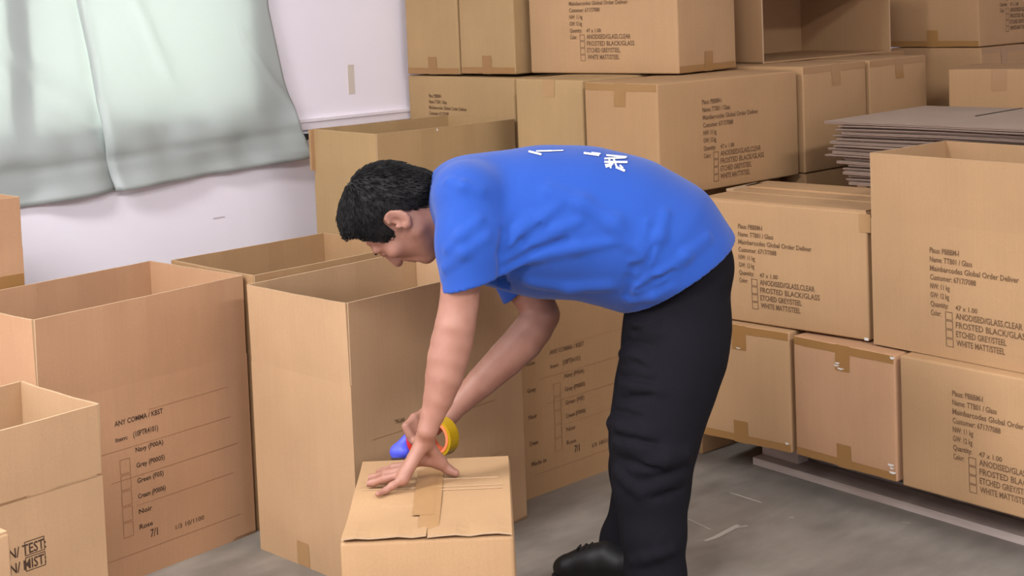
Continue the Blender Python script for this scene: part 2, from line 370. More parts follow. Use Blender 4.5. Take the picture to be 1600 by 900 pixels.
def opened(label, x, y, a, b, z1, yaw=0, m=0, amp=.004, group='open cartons standing on the floor', tilt=(0, 0, 0, 0), crease=0, flap_h=None, z0=0.0):
    """open carton: body with walls, four flaps standing up (order: near X, near Y, far x, far y)"""
    fh = b/2 if flap_h is None else flap_h
    H = z1-z0-fh; mt = KRAFT[m]; t = .006
    root = tag(link('open_carton', None, None, (x, y, z0), yaw), label, 'box', group)
    FS = faces(a, b, H, amp); mb = MB()
    for kf in 'XYxy':
        F = FS[kf]; n = 8
        for j in range(n):
            for i in range(n):
                for off in (0, -t):
                    us = [F.w*(i+d)/n for d in (0, 1)]; vs_ = [F.h*(j+d)/n for d in (0, 1)]
                    q = [F.p(us[0], vs_[1], off), F.p(us[1], vs_[1], off), F.p(us[1], vs_[0], off), F.p(us[0], vs_[0], off)]
                    mb.quad(q if off == 0 else q[::-1])
    mb.box((0, 0, .0), (a, b, .008))
    me = meshify('body', mb.V, mb.F, mt, mb.M)
    bm = bmesh.new(); bm.from_mesh(me); bmesh.ops.remove_doubles(bm, verts=bm.verts, dist=.0004); bm.to_mesh(me); bm.free()
    link('body', me, root)
    for kf, tl in zip('XYxy', tilt):
        F = FS[kf]; n = 10; f = MB(); w = F.w; s = .0025
        def fp(u, h, off):
            k = h/fh; cur = tl*h + .004*math.sin(u/w*PI)*k*(1 if kf in 'XY' else -1) + .0012*math.sin(u*40+ord(kf))*k
            return tuple(F.o+F.ru*u-F.rv*(h+crease)+F.n*(cur+off))
        for i in range(n):
            ua, ub = s+(w-2*s)*i/n, s+(w-2*s)*(i+1)/n
            for j in range(4):
                ha, hb = (fh-crease)*j/4, (fh-crease)*(j+1)/4
                f.quad([fp(ua, ha, 0), fp(ub, ha, 0), fp(ub, hb, 0), fp(ua, hb, 0)])
                f.quad([fp(ua, hb, -t), fp(ub, hb, -t), fp(ub, ha, -t), fp(ua, ha, -t)])
            hb = fh-crease
            f.quad([fp(ua, hb, 0), fp(ub, hb, 0), fp(ub, hb, -t), fp(ua, hb, -t)], 1)
            f.quad([fp(ua, 0, -t), fp(ub, 0, -t), fp(ub, 0, 0), fp(ua, 0, 0)], 0)
        for ua in (s, w-s):
            f.quad([fp(ua, 0, 0), fp(ua, hb, 0), fp(ua, hb, -t), fp(ua, 0, -t)], 1)
        f.build('flap', [mt, EDGE], root)
    return root, FS
D2R = math.radians
GOPEN = 'open cartons standing on the floor'
# --- open cartons on the floor, left half
rD, fD = opened('tall open carton directly behind the low box being taped', 2.071, 2.796, .609, .415, .721, D2R(2.4), 3, tilt=(.02, .0, .0, .02))
patch(fD['X'], .165, .215, fD['X'].h-.065, fD['X'].h-.002, 'tape_tail', TAPE_L, rD)
printed(fD['Y'], [], [], rD, INK, [(.06, .15, .5, .001), (.06, .30, .52, .001), (.1, .38, .55, .001)])
rB, fB = opened('large open carton with a printed check list, left of centre', 1.481, 3.267, .633, .435, .724, D2R(5.0), 1, tilt=(.02, .01, .0, .0))
checklist(fB['Y'], .205, .315-.2175, rB)
rA, fA = opened('small open carton at the lower left with two bold printed lines', 0.962, 2.810, .465, .332, .6065, D2R(4.3), 3, tilt=(.0, .0, .02, .01), crease=.006, flap_h=.158)
printed(fA['Y'], [('N/ TEST:', .237, .272-.158, .084, .0205), ('N/ MIST:', .237, .304-.158, .082, .0205)], [(.272, .246-.158, .046, .030), (.272, .279-.158, .046, .030)], rA, INK_D)
rC, fC = opened('open carton against the window wall, behind two other open cartons', 2.126, 3.290, .565, .423, .724, D2R(1.2), 4, tilt=(.01, -.005, .0, .0))
rE, fE = opened('open carton with faint check list beside the black trousers', 2.70, 2.925, .60, .415, .721, D2R(-.6), 4, tilt=(0, 0, 0, 0))
checklist(fE['Y'], .190, .315-.2075, rE, True)
rF, fF = opened('tallest open carton at the wall, right behind the head', 2.791, 3.572, .582, .381, 1.040, D2R(-3.8), 2, tilt=(.0, .0, .0, .0))
p = MB(); p.box((-.014, .372, fF['X'].h+.05), (.001, .384, fF['X'].h+.188)); p.build('loose_flap_edge', KRAFT[4], rF)
patch(fF['Y'], .24, .275, .012-.2, .02-.2, 'tape_scrap', FILM_GLINT, rF, .003)
rG, fG = opened('open carton cut by the left frame edge, standing against the wall', 1.09, 3.80, .615, .28, .957, 0, 1, tilt=(0, .03, 0, 0))
patch(fG['Y'], .0, .613, .075-.0, .12, 'tape_strip', TAPE, rG)
rH, fH = closed('pale low carton at the bottom left corner in front of the small open one', .58, 2.43, .475, .225, 0, .523, D2R(5), 3, .003)
# --- box being taped: its flaps lie slightly proud with a dark slit along the near end
rI, fI = closed('low pale carton in the foreground with a hand pressing on its taped top', 1.866, 2.006, .485, .343, 0, .395, D2R(47.3), 0, .004, flaps='', r=.008)
for (va, vb, sd) in ((.003, .1705, 0), (.1725, .340, 1)):
    f = MB(); n, k = 14, 6
    def tp(i, j, lo):
        x = .004+.477*i/n; y = va+(vb-va)*j/k; e = max(0, 1-i/2.5)
        h = .0035+e*(.0045*abs(math.sin(j*1.1+sd*2.3))+.003)+.0016*math.sin(i*.9+sd)+(.002 if lo else 0)
        return (x-.006*e*(1 if not lo else 1), y, .395+h-(0 if not lo else .006))
    for i in range(n):
        for j in range(k):
            f.quad([tp(i, j, 0), tp(i+1, j, 0), tp(i+1, j+1, 0), tp(i, j+1, 0)])
            f.quad([tp(i, j+1, 1), tp(i+1, j+1, 1), tp(i+1, j, 1), tp(i, j, 1)])
    for j in range(k):
        f.quad([tp(0, j, 1), tp(0, j, 0), tp(0, j+1, 0), tp(0, j+1, 1)], 1); f.quad([tp(n, j, 0), tp(n, j, 1), tp(n, j+1, 1), tp(n, j+1, 0)], 1)
    je = 0 if sd == 0 else k
    for i in range(n): f.quad([tp(i, je, 1), tp(i+1, je, 1), tp(i+1, je, 0), tp(i, je, 0)])
    f.build('flap', [KRAFT[0], EDGE], rI)
def topstrip(x0, x1, y0, y1, z, name, m, parent):
    f = MB(); n = 14
    for i in range(n):
        xa, xb = x0+(x1-x0)*i/n, x0+(x1-x0)*(i+1)/n
        za, zb_ = (z+.0016*math.sin((xx-.004)/.477*14*.9+.5) for xx in (xa, xb))
        f.quad([(xa, y0, za), (xb, y0, zb_), (xb, y1, zb_), (xa, y1, za)])
    return f.build(name, m, parent)
topstrip(.006, .470, .149, .191, .395+.0060, 'tape_strip', TAPE_L, rI)
topstrip(.12, .40, .163, .207, .395+.0064, 'tape_strip', TAPE_L, rI)

for xx, ya, yb in ((.262, .02, .150), (.282, .02, .325), (.335, .03, .16), (.18, .20, .32)):
    p = MB(); p.box((xx, ya, .395+.0040+.0016*math.sin(xx/.477*14*.9+.5)), (xx+.0016, yb, .395+.0062+.0016*math.sin(xx/.477*14*.9+.5))); p.build('crease_line', EDGE, rI)
printed(fD['Y'], [('%#', .135, .128, .034, .011)], [], rD, INK, name='smudge_mark')

# --- right-hand row: pallet, bottom row, middle row
WOOD = nz(mat('weathered_pallet_wood', srgb(180, 166, 154), .85), 9, [(.3, srgb(150, 132, 120)), (.7, srgb(214, 200, 190))], (1, .15, 1), bump=.3)
pal = tag(link('pallet', None, None, (3.29, .62, 0), D2R(-4.5)), 'grey weathered wooden pallet under the bottom row of cartons at right', 'pallet')
for x in (0, .125, .25):
    p = MB(); p.box((x, 0, 0), (x+.095, 2.0, .022)); p.build('bottom_board', WOOD, pal)
    for y in (.0, .93, 1.86):
        p = MB(); p.box((x+.045, y, .022), (x+.092, y+.14, .092)); p.build('block', WOOD, pal)
for k in range(4):
    p = MB(); p.box((.03+k*.08, 0, .092), (.03+k*.08+.07, 2.0, .112)); p.build('deck_board', WOOD, pal)
GR = 'closed cartons of the right-hand wall'
rK1, fK1 = closed('bottom row carton nearest the trousers, tape along its top and bottom edges', 3.311, 2.370, .39, .345, .118, .470, D2R(3.0), 0, .005, GR, '', 'XtXb')
rK2, fK2 = closed('bottom row carton between two others, tape cross with painted white glints on its end', 3.283, 2.012, .39, .343, .121, .466, D2R(-4.1), 1, .005, GR, '', 'XtXb')
rK3, fK3 = closed('bottom row carton at the lower right corner with printed lines', 3.232, 1.211, .355, .787, .117, .470, D2R(-3.6), 0, .004, GR, '')
shipping(fK3['X'], .159, .078, rK3)
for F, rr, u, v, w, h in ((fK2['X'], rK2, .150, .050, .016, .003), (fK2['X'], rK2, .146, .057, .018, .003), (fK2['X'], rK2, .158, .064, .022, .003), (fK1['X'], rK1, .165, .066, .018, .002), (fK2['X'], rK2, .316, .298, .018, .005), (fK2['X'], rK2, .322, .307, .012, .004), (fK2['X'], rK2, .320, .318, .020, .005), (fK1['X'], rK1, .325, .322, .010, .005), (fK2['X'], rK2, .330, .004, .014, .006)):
    patch(F, u, u+w, v, v+h, 'painted_film_glint', FILM_GLINT, rr, .0024, 2, .002)  # glare on tape and torn film, painted as small off-white patches
rL1, fL1 = closed('middle row carton behind the man, printed, its lidded top showing', 3.350, 2.130, .355, .560, .474, .831, D2R(2.3), 0, .005, GR, '')
shipping(fL1['X'], .135, .078, rL1, .97)
patch(fL1['X'], .537, .572, .004, .055, 'tape_tail', TAPE_L, rL1, .0012, 3)
patch(fL1['X'], .545, .558, .348, .356, 'painted_film_glint', FILM_GLINT, rL1, .0024, 2)  # glint at the lower corner, painted off-white
for (xa, xb, h) in ((.003, .135, .005), (.1385, .228, .0075), (.224, .352, .0125)):
    p = MB(); p.box((xa, .004, .355), (xb, .556, .3575+h)); p.build('flap', [KRAFT[0]], rL1)
p = MB(); p.box((.14, .54, .362), (.30, .566, .370)); p.build('loose_flap_edge', EDGE, rL1)
rL2, fL2 = opened('tall open carton at the right edge, printed, on the bottom row', 3.276, 1.322, .356, .79, .999, D2R(-4.5), 0, .004, 'open carton on the stack', (0, 0, 0, 0), 0, .178, .472)
shipping(fL2['X'], .187, .252-.178, rL2)
# --- flattened cartons: one sheet each
fx, fy, FZ = 3.70, 2.490, .849
GS = 'flattened cartons in the pile'
ORD = ('first second third fourth fifth sixth seventh eighth ninth tenth eleventh twelfth thirteenth fourteenth fifteenth sixteenth seventeenth eighteenth nineteenth').split(); nsh = 19; zc = FZ; shp = None
offs = [.11, .09, .10, .085, .07, .10, .05, .075, .0, .035, .01, .045, .02, .05, .03, .075, .05, .06, -.005]
for k in range(nsh):
    ln, wd, hh = .95, .60, .0075
    ang = D2R(random.uniform(-1.5, 1.5)+1.0); dx = random.uniform(-.012, .012); dy = -offs[k]*.75
    sag = random.uniform(.5, 1.5)
    top = k == nsh-1
    o = tag(link('flattened_carton', None, None, (fx+dx, fy+dy, zc), ang), {0: 'lowest flattened carton of the pile', nsh-1: 'grey flattened carton lying on top of the pile behind the open carton'}.get(k, 'flattened grey carton, %s from the top of the pile behind the open carton' % ORD[nsh-1-k]), 'cardboard sheet', GS)
    for sname, (za, zb2) in (('lower_ply', (0, .0036)), ('upper_ply', (.0044, .0078))):
        f = MB(); n = 16
        def sp(x, i, z):
            t = i/n; yy = -ln*t; c = .0008*sag*math.sin(t*9+k*.3)+.001*max(0, .06-t)/.06*(-1 if k % 3 else .6)
            return (x, yy, z+c)
        x_in = 0 if sname == 'upper_ply' else .006*(k % 3)
        for i in range(n):
            for (xa, xb) in ((x_in, wd*.5), (wd*.5, wd)):
                f.quad([sp(xa, i+1, zb2), sp(xb, i+1, zb2), sp(xb, i, zb2), sp(xa, i, zb2)]); f.quad([sp(xa, i, za), sp(xb, i, za), sp(xb, i+1, za), sp(xa, i+1, za)])
            f.quad([sp(x_in, i, zb2), sp(x_in, i, za), sp(x_in, i+1, za), sp(x_in, i+1, zb2)], 1)
            f.quad([sp(wd, i, za), sp(wd, i, zb2), sp(wd, i+1, zb2), sp(wd, i+1, za)], 1)
        for i in (0, n):
            f.quad([sp(x_in, i, za), sp(x_in, i, zb2), sp(wd, i, zb2), sp(wd, i, za)][::1 if i else -1], 1)
        f.build(sname, [GREYBOARD, GREYEDGE], o)
    if top:
        f = MB(); f.box((.30, -.345, .0070), (.60, -.340, .0100)); f.build('seam', mat('dark_slit', (.03, .022, .018), .9), o)
    zc += .0102
# --- back wall of cartons, middle layer (M) and upper layer (T)
GM = 'closed cartons of the back stack'
rM1, fM1 = closed('printed carton against the window wall, partly behind the tallest open carton', 3.389, 3.552, .345, .645, .845, 1.179, D2R(-5.0), 2, .005, GM, '')
shipping(fM1['X'], .137, .080, rM1, .92)
rM2, fM2 = closed('back stack carton end with short tape tail, above the shoulder end of the bent back', 3.250, 3.092, .585, .316, .845, 1.188, D2R(-1.8), 2, .005, GM, '')
patch(fM2['X'], .135, .19, .0, .055, 'tape_tail', TAPE_L, rM2, .0013)
rM3, fM3 = closed('back stack carton above the bent back, taped end and printed right side', 3.194, 2.734, .650, .316, .845, 1.186, D2R(-3.7), 4, .005, GM, '', 'Xt')
shipping(fM3['Y'], .190, .075, rM3)
rT1, fT1 = closed('upper carton end beside the white wall', 3.43, 3.878, .62, .298, 1.1855, 1.545, 0, 2, .004, GM, '', 'Xb')
rT2, fT2 = closed('upper carton end second from the white wall', 3.43, 3.583, .62, .287, 1.190, 1.545, 0, 2, .004, GM, '', 'Xb')
rT3, fT3 = closed('upper carton with printed front above the bent back', 3.523, 2.920, .336, .631, 1.1925, 1.545, D2R(4.5), 0, .004, GM, '', 'Yb')
shipping(fT3['X'], .186, .075, rT3, .97)
rM4, fM4 = closed('back stack carton end right of the printed side, tape along its top', 3.868, 2.686, .350, .62, .846, 1.196, D2R(-2.5), 4, .005, GM, '', 'Yt')
rM5, fM5 = closed('back stack carton end above the left part of the flattened pile', 4.235, 2.668, .350, .62, .846, 1.1962, D2R(-2.5), 4, .005, GM, '', 'Yt')
# open carton lying on its side on top of those two
T5 = tag(link('open_carton', None, None, (3.985, 2.93, 1.1985), D2R(-3)), 'open carton lying on its side with a dark inside, top of the back stack', 'box', 'open carton on the stack')
p = MB(); a5, b5, h5, t5 = .755, .42, .275, .006
p.box((0, 0, 0), (t5, b5, h5)); p.box((a5-t5, 0, 0), (a5, b5, h5)); p.box((0, 0, 0), (a5, b5, t5)); p.box((0, 0, h5-t5), (a5, b5, h5)); p.box((0, b5-t5, 0), (a5, b5, h5))
p.build('body', KRAFT[4], T5)
for xx in (0, a5-t5):
    p = MB(); p.box((xx, -.0012, 0), (xx+t5, .0005, h5)); p.build('cut_edge', EDGE, T5)
rU2, fU2 = closed('far carton low behind the small front one, under the printed far carton', 5.00, 2.66, .325, .40, .846, 1.2, D2R(-2), 4, .004, GM, '', 'Yt')
rU3, fU3 = closed('far carton under the right end of the printed far carton', 5.335, 2.648, .325, .35, .846, 1.198, D2R(-2), 4, .004, GM, '')
rU1, fU1 = closed('far printed carton at the upper right corner', 5.005, 2.67, .66, .40, 1.203, 1.56, D2R(-2), 4, .004, GM, '', 'Xb')
shipping(fU1['Y'], .150, .065, rU1)
rV, fV = closed('carton end behind the flattened pile at the right frame edge', 4.64, 2.21, .34, .35, .80, 1.147, D2R(15), 4, .004, GM, '', '')
patch(fV['X'], .15, .20, .0, .075, 'tape_tail', TAPE, rV, .0013)
# cartons buried under those: they carry the upper layers
GB = 'buried cartons of the lower layers'; LB = 'closed brown carton buried in the lower layers behind the front rows'
for (x, y, a, b, yaw, levels) in ((3.392, 3.555, .345, .640, -5, (0, .42, .845)), (3.36, 3.10, .47, .30, -1.8, (0, .42, .845)), (3.42, 2.79, .42, .24, -3.7, (0, .42, .845)), (3.873, 2.69, .345, .60, -2.5, (0, .42, .846)),
        (4.24, 2.672, .345, .60, -2.5, (0, .42, .846)), (4.640, 2.985, .338, .40, -2, (0, .42, .82, 1.196)), (5.005, 2.664, .32, .34, -2, (0, .42, .846)), (5.34, 2.652, .32, .34, -2, (0, .42, .846)), (4.645, 2.215, .33, .34, 15, (0, .4, .80)), (4.05, 1.5, .42, .95, 0, (0, .43, .848))):
    for za, zb2 in zip(levels[:-1], levels[1:]):
        closed(LB, x, y, a, b, za, zb2-.002, D2R(yaw), 4, .0005, GB, '')
closed(LB, 3.80, 1.5, .235, .95, 0, .428, 0, 4, .0005, GB, ''); closed(LB, 3.80, 1.5, .235, .95, .43, .847, 0, 4, .0005, GB, '')

# ------------------------------------------------------------------ the worker: implicit surfaces meshed by surface nets
MO = np.array([2.40, 2.22, 0.0]); RH = r0.copy(); FH = np.array([math.cos(PSI), math.sin(PSI), 0.0])
def ml(p):                      # world -> the worker's own axes (x: his back, y: his right side, z: up)
    q = np.asarray(p, float)-MO; return np.array([q@RH, q@FH, q[2]])
def J(px, py, d):               # a joint seen at px,py of the photograph, d metres away
    return ml(np.array([0, 0, CAMH])+(fw+rt*(px-800)/FPX-up*(py-CYPX)/FPX)*d)
def JZ(px, py, z):
    x, y = ong(px, py, z); return ml((x, y, z))
def sc(d): return d/FPX         # metres per pixel at d
class Sdf:
    def __init__(s): s.P = []
    def add(s, fn, lo, hi, k=.02, op='u'):
        e = k+.06; s.P.append((fn, np.array(lo)-e, np.array(hi)+e, k, op)); return s
    def cone(s, a, b, ra, rb=None, k=.02, op='u'):
        a, b = np.array(a, float), np.array(b, float); rb = ra if rb is None else rb; ab = b-a; L2 = ab@ab+1e-12
        def fn(p):
            t = np.clip((p-a)@ab/L2, 0, 1); return np.linalg.norm(p-a-t[:, None]*ab, axis=1)-(ra+(rb-ra)*t)
        r = max(ra, rb); return s.add(fn, np.minimum(a, b)-r, np.maximum(a, b)+r, k, op)
    def chain(s, pts, k=.02, op='u'):
        for (a, ra), (b, rb) in zip(pts[:-1], pts[1:]): s.cone(a, b, ra, rb, k, op)
        return s
    def ell(s, c, R, rad, k=.02, op='u'):
        c = np.array(c, float); R = np.array(R, float); rad = np.array(rad, float)
        def fn(p):
            q = (p-c)@R.T; k0 = np.linalg.norm(q/rad, axis=1); k1 = np.linalg.norm(q/rad**2, axis=1)+1e-9
            return k0*(k0-1)/k1
        r = rad.max(); return s.add(fn, c-r, c+r, k, op)
    def half(s, c, n, op='i', k=.004, lo=(-9,)*3, hi=(9,)*3):
        c = np.array(c, float); n = np.array(n, float)/np.linalg.norm(n)
        return s.add(lambda p: (p-c)@n, lo, hi, k, op)
    def __call__(s, p):
        d = np.full(len(p), .15)
        for fn, lo, hi, k, op in s.P:
            m = np.all((p >= lo) & (p <= hi), axis=1)
            if not m.any(): continue
            x = d[m]; v = fn(p[m])
            if op == 'u': h = np.clip(.5+.5*(x-v)/k, 0, 1); x = x*(1-h)+v*h-k*h*(1-h)
            else:
                if op == 's': v = -v
                h = np.clip(.5-.5*(x-v)/k, 0, 1); x = x*(1-h)+v*h+k*h*(1-h)
            d[m] = x
        return d
def net(f, lo, hi, h, smooth=1):
    B = 8; lo = np.array(lo, float); nb = np.ceil((np.array(hi)-lo)/(h*B)).astype(int); n = nb*B+1
    D = np.full(n, .1, np.float32)
    g = np.stack(np.meshgrid(*[np.arange(k) for k in nb], indexing='ij'), -1).reshape(-1, 3)
    dc = f(lo+(g+.5)*h*B); act = np.abs(dc) < h*B*1.25
    for q in g[(~act) & (dc < 0)]: D[q[0]*B:q[0]*B+B+1, q[1]*B:q[1]*B+B+1, q[2]*B:q[2]*B+B+1] = -.1
    ga = g[act]; loc = np.stack(np.meshgrid(*[np.arange(B+1)]*3, indexing='ij'), -1).reshape(-1, 3)
    for i in range(0, len(ga), 400):
        idx = (ga[i:i+400, None, :]*B+loc[None]).reshape(-1, 3)
        D[idx[:, 0], idx[:, 1], idx[:, 2]] = f(lo+idx*h)
    s_ = D < 0; c = np.zeros(n-1, np.uint8)
    for a in (0, 1):
        for b in (0, 1):
            for e in (0, 1): c += s_[a:n[0]-1+a, b:n[1]-1+b, e:n[2]-1+e]
    cells = np.argwhere((c > 0) & (c < 8)); ids = np.full(n-1, -1, np.int32); ids[tuple(cells.T)] = np.arange(len(cells))
    cn = np.array([(a, b, e) for a in (0, 1) for b in (0, 1) for e in (0, 1)])
    v8 = np.stack([D[tuple((cells+k).T)] for k in cn], 1); acc = np.zeros((len(cells), 3)); cnt = np.zeros(len(cells))
    for i in range(8):
        for j in range(i+1, 8):
            if abs(cn[i]-cn[j]).sum() != 1: continue
            a, b = v8[:, i], v8[:, j]; m = (a < 0) != (b < 0); t = np.where(m, a/(a-b+1e-20), 0)
            acc += m[:, None]*(cn[i]+(cn[j]-cn[i])*t[:, None]); cnt += m
    V = lo+(cells+acc/cnt[:, None])*h; Q = []
    for ax in range(3):
        o1, o2 = (ax+1) % 3, (ax+2) % 3; e1 = np.eye(3, dtype=int)[o1]; e2 = np.eye(3, dtype=int)[o2]
        sl0 = [slice(None)]*3; sl1 = [slice(None)]*3; sl0[ax] = slice(0, -1); sl1[ax] = slice(1, None)
        ed = np.argwhere(s_[tuple(sl0)] != s_[tuple(sl1)]); ed = ed[(ed[:, o1] > 0) & (ed[:, o2] > 0) & (ed[:, o1] < n[o1]-1) & (ed[:, o2] < n[o2]-1)]
        q = np.stack([ids[tuple(w.T)] for w in (ed, ed-e1, ed-e1-e2, ed-e2)], 1); ins = s_[tuple(ed.T)]
        q[~ins] = q[~ins][:, ::-1]; Q.append(q)
    Q = np.concatenate(Q); Q = Q[(Q >= 0).all(1)]
    for _ in range(smooth):
        S_ = np.zeros_like(V); C_ = np.zeros(len(V))
        for a, b in ((0, 1), (1, 2), (2, 3), (3, 0)):
            np.add.at(S_, Q[:, a], V[Q[:, b]]); np.add.at(C_, Q[:, a], 1)
            np.add.at(S_, Q[:, b], V[Q[:, a]]); np.add.at(C_, Q[:, b], 1)
        V = V*.5+.5*S_/np.maximum(C_, 1)[:, None]
    return V, Q
def trace(f, px, py, d0=2.6, d1=4.2):
    a = J(px, py, d0); b = J(px, py, d1); u = (b-a)/np.linalg.norm(b-a); t = 0
    for _ in range(80):
        d = f((a+u*t)[None])[0]; t += min(max(d*.8, .0004), .05)
        if d < .0004: return a+u*t
        if t > d1-d0: return None
    return a+u*t

SKIN = nz(mat('skin', srgb(214, 160, 138), .5, .4), 26, [(.3, srgb(152, 106, 88)), (.7, srgb(163, 118, 100))], bump=.12)
SKIN.node_tree.nodes['Principled BSDF'].inputs['Subsurface Weight'].default_value = .12
SKIN.node_tree.nodes['Principled BSDF'].inputs['Subsurface Radius'].default_value = (.012, .005, .003)
HAIR = nz(mat('black_hair', (.011, .010, .010), .62, .2), 260, [(.3, (.005, .0045, .0045)), (.7, (.014, .013, .0125))], (1, 1, .25), bump=.9)
BLUE = nz(mat('royal_blue_cotton', srgb(40, 86, 186), .85, .2), 900, [(.3, srgb(33, 72, 157)), (.7, srgb(40, 82, 169))], bump=.15)
BLUE.node_tree.nodes['Principled BSDF'].inputs['Sheen Weight'].default_value = .15
NAVY = nz(mat('black_trouser_cloth', srgb(34, 34, 42), .9, .08), 700, [(.3, srgb(21, 20, 24)), (.7, srgb(27, 26, 31))], bump=.15)
LEATHER = mat('black_shoe_leather', (.008, .0075, .0075), .5, .3)
SOLE = mat('black_rubber_sole', (.016, .015, .015), .7)
WHITEINK = mat('white_shirt_print', (.82, .82, .84), .7)

# skeleton
dS, dF = 3.15, 3.48
shN, elN, wrN = J(735, 318, 3.15), J(708, 527, 3.11), JZ(664, 686, .50)
shF, elF, wrF = J(778, 372, 3.50), J(846, 492, 3.46), J(700, 646, 3.40)
hipN, hipF = J(1064, 455, 3.26), J(1056, 455, 3.44)
knN, knF = J(1020, 690, 3.22), J(1004, 690, 3.47)
anN, anF = J(1024, 955, 3.20), J(975, 868, 3.57)
neckB = J(712, 300, 3.31)

# head frame
hd = 3.29; HC = J(616, 338, hd)
upv = np.array([-.945, .0, .29]); upv[1] = -.06; upv /= np.linalg.norm(upv)
f0 = np.array([-.29, 0, -.955]); f0 -= upv*(f0@upv); f0 /= np.linalg.norm(f0)
sd0 = np.cross(f0, upv)               # points to his left (towards the lens)
if sd0[1] > 0: sd0 = -sd0
th = math.radians(13); fv = f0*math.cos(th)-sd0*math.sin(th); sv = sd0*math.cos(th)+f0*math.sin(th)
HR = np.stack([sv, fv, upv])          # rows: side, face, up
HS = 1.0
def H(x, y, z): return HC+HS*(sv*x+fv*y+upv*z)
body = Sdf()
# head
body.ell(H(0, -.012, .028), HR, (.074, .095, .086), .02)
body.ell(H(0, .030, -.040), HR, (.060, .060, .072), .03)
body.ell(H(0, .068, -.096), HR, (.028, .026, .022), .025)
for s in (1, -1):
    body.cone(H(s*.052, -.004, -.058), H(s*.022, .062, -.096), .020, .016, .02)
    body.ell(H(s*.043, .058, -.018), HR, (.026, .022, .020), .02)
    body.cone(H(s*.042, .074, .020), H(s*.012, .086, .020), .010, .010, .012)
    body.ell(H(s*.031, .094, .002), HR, (.017, .013, .012), .012, 's')
    body.ell(H(s*.031, .079, .002), HR, (.0135, .0115, .0105), .004)
    body.cone(H(s*.016, .091, .0035), H(s*.044, .079, .002), .0028, .0025, .003)      # lid
    body.cone(H(s*.0115, .098, -.036), H(s*.0115, .099, -.037), .0085, .0085, .006)
    body.cone(H(s*.024, .086, -.045), H(s*.031, .074, -.078), .006, .006, .012)        # cheek fold
    # ear: rim, lobe, hollow
    for k in range(9):
        a0, a1 = -2.2+k*.52, -2.2+(k+1)*.52
        e = lambda a: H(s*(.077-.004*math.cos(a)), -.028-.016*math.cos(a), -.006+.026*math.sin(a))
        body.cone(e(a0), e(a1), .0052, .0052, .004)
    body.ell(H(s*.075, -.028, -.006), HR, (.006, .015, .024), .008)
    body.cone(H(s*.077, -.016, -.030), H(s*.077, -.020, -.036), .008, .006, .006)
    body.ell(H(s*.083, -.024, -.005), HR, (.007, .008, .012), .004, 's')
    body.cone(H(s*.081, -.011, -.010), H(s*.080, -.011, -.016), .004, .004, .003)
body.cone(H(0, .086, .012), H(0, .110, -.036), .0085, .0118, .012)
body.cone(H(-.019, .088, -.060), H(.019, .088, -.060), .0062, .0062, .006); body.cone(H(0, .094, -.061), H(0, .0935, -.0615), .0055, .0055, .008)
body.cone(H(-.016, .087, -.072), H(.016, .087, -.072), .0065, .0065, .006); body.cone(H(-.03, .096, -.0662), H(.03, .096, -.0662), .0022, .0022, .002, 's')
# neck, torso core
body.cone(H(0, -.028, -.045), neckB, .055, .050, .03)
core = [(J(722, 318, 3.32), .085), (J(800, 338, 3.33), .115), (J(900, 350, 3.34), .12), (J(990, 372, 3.35), .115), (J(1058, 430, 3.35), .08)]
body.chain(core, .05)
# near arm
body.cone(J(735, 318, 3.20), shN, .055, .050, .04)
body.chain([(shN, .050), (J(720, 440, 3.12), .0440), (J(717, 475, 3.12), .0430), (J(711, 510, 3.11), .0445), (J(706, 535, 3.11), .0462), (J(700, 560, 3.105), .0452), (J(694, 588, 3.10), .0415), (J(685, 622, 3.095), .0330), (J(676, 648, 3.09), .0262), (J(668, 672, 3.083), .0222), (wrN, .0215)], .003)
# far arm
body.chain([(shF, .052), (J(824, 452, 3.48), .047), (J(838, 474, 3.47), .0455), (elF, .0445), (J(834, 512, 3.455), .0465), (J(818, 533, 3.45), .0475), (J(789, 562, 3.44), .044), (J(752, 597, 3.42), .0365), (J(722, 626, 3.41), .029), (wrF, .0255)], .003)
# legs core
for hp, kn, an in ((hipN, knN, anN), (hipF, knF, anF)):
    body.chain([(hp, .07), (kn, .05), (an, .036)], .03)
def finger(S_, pts, r0_, r1_, k=.006):
    n = len(pts)-1
    for i in range(n): S_.cone(pts[i], pts[i+1], r0_+(r1_-r0_)*i/n, r0_+(r1_-r0_)*(i+1)/n, k)
# near hand: pressed on the carton, fingers spread
hz = .395+.0075
mc = {'i': JZ(640, 726, .436), 'm': JZ(635, 733, .438), 'r': JZ(631, 741, .434), 'p': JZ(630, 749, .427)}
pm = {'i': [JZ(615, 731, .428), JZ(602, 735, .416), JZ(592, 737, hz+.0075)], 'm': [JZ(603, 741, .427), JZ(585, 746, .414), JZ(569, 748, hz+.0075)],
      'r': [JZ(602, 748, .424), JZ(584, 754, .413), JZ(566, 757, hz+.0075)], 'p': [JZ(613, 759, .418), JZ(602, 767, .409), JZ(590, 772, hz+.0070)]}
for k in 'imrp':
    r = {'i': .0088, 'm': .0090, 'r': .0086, 'p': .0078}[k]
    body.cone(wrN, mc[k], .0135, .0120, .010)
    finger(body, [mc[k]]+pm[k], r+.0012, r-.0018)
    body.cone(mc[k], mc[k]+np.array([0, 0, .002]), .0112, .0112, .008)
thb = [JZ(674, 706, .468), JZ(687, 722, .436), JZ(699, 733, .418), JZ(712, 739, hz+.0085)]
body.cone(wrN, thb[1], .0145, .0140, .012); body.cone(JZ(650, 716, .452), thb[1], .017, .012, .014)
finger(body, thb[1:], .0118, .0088, .008)
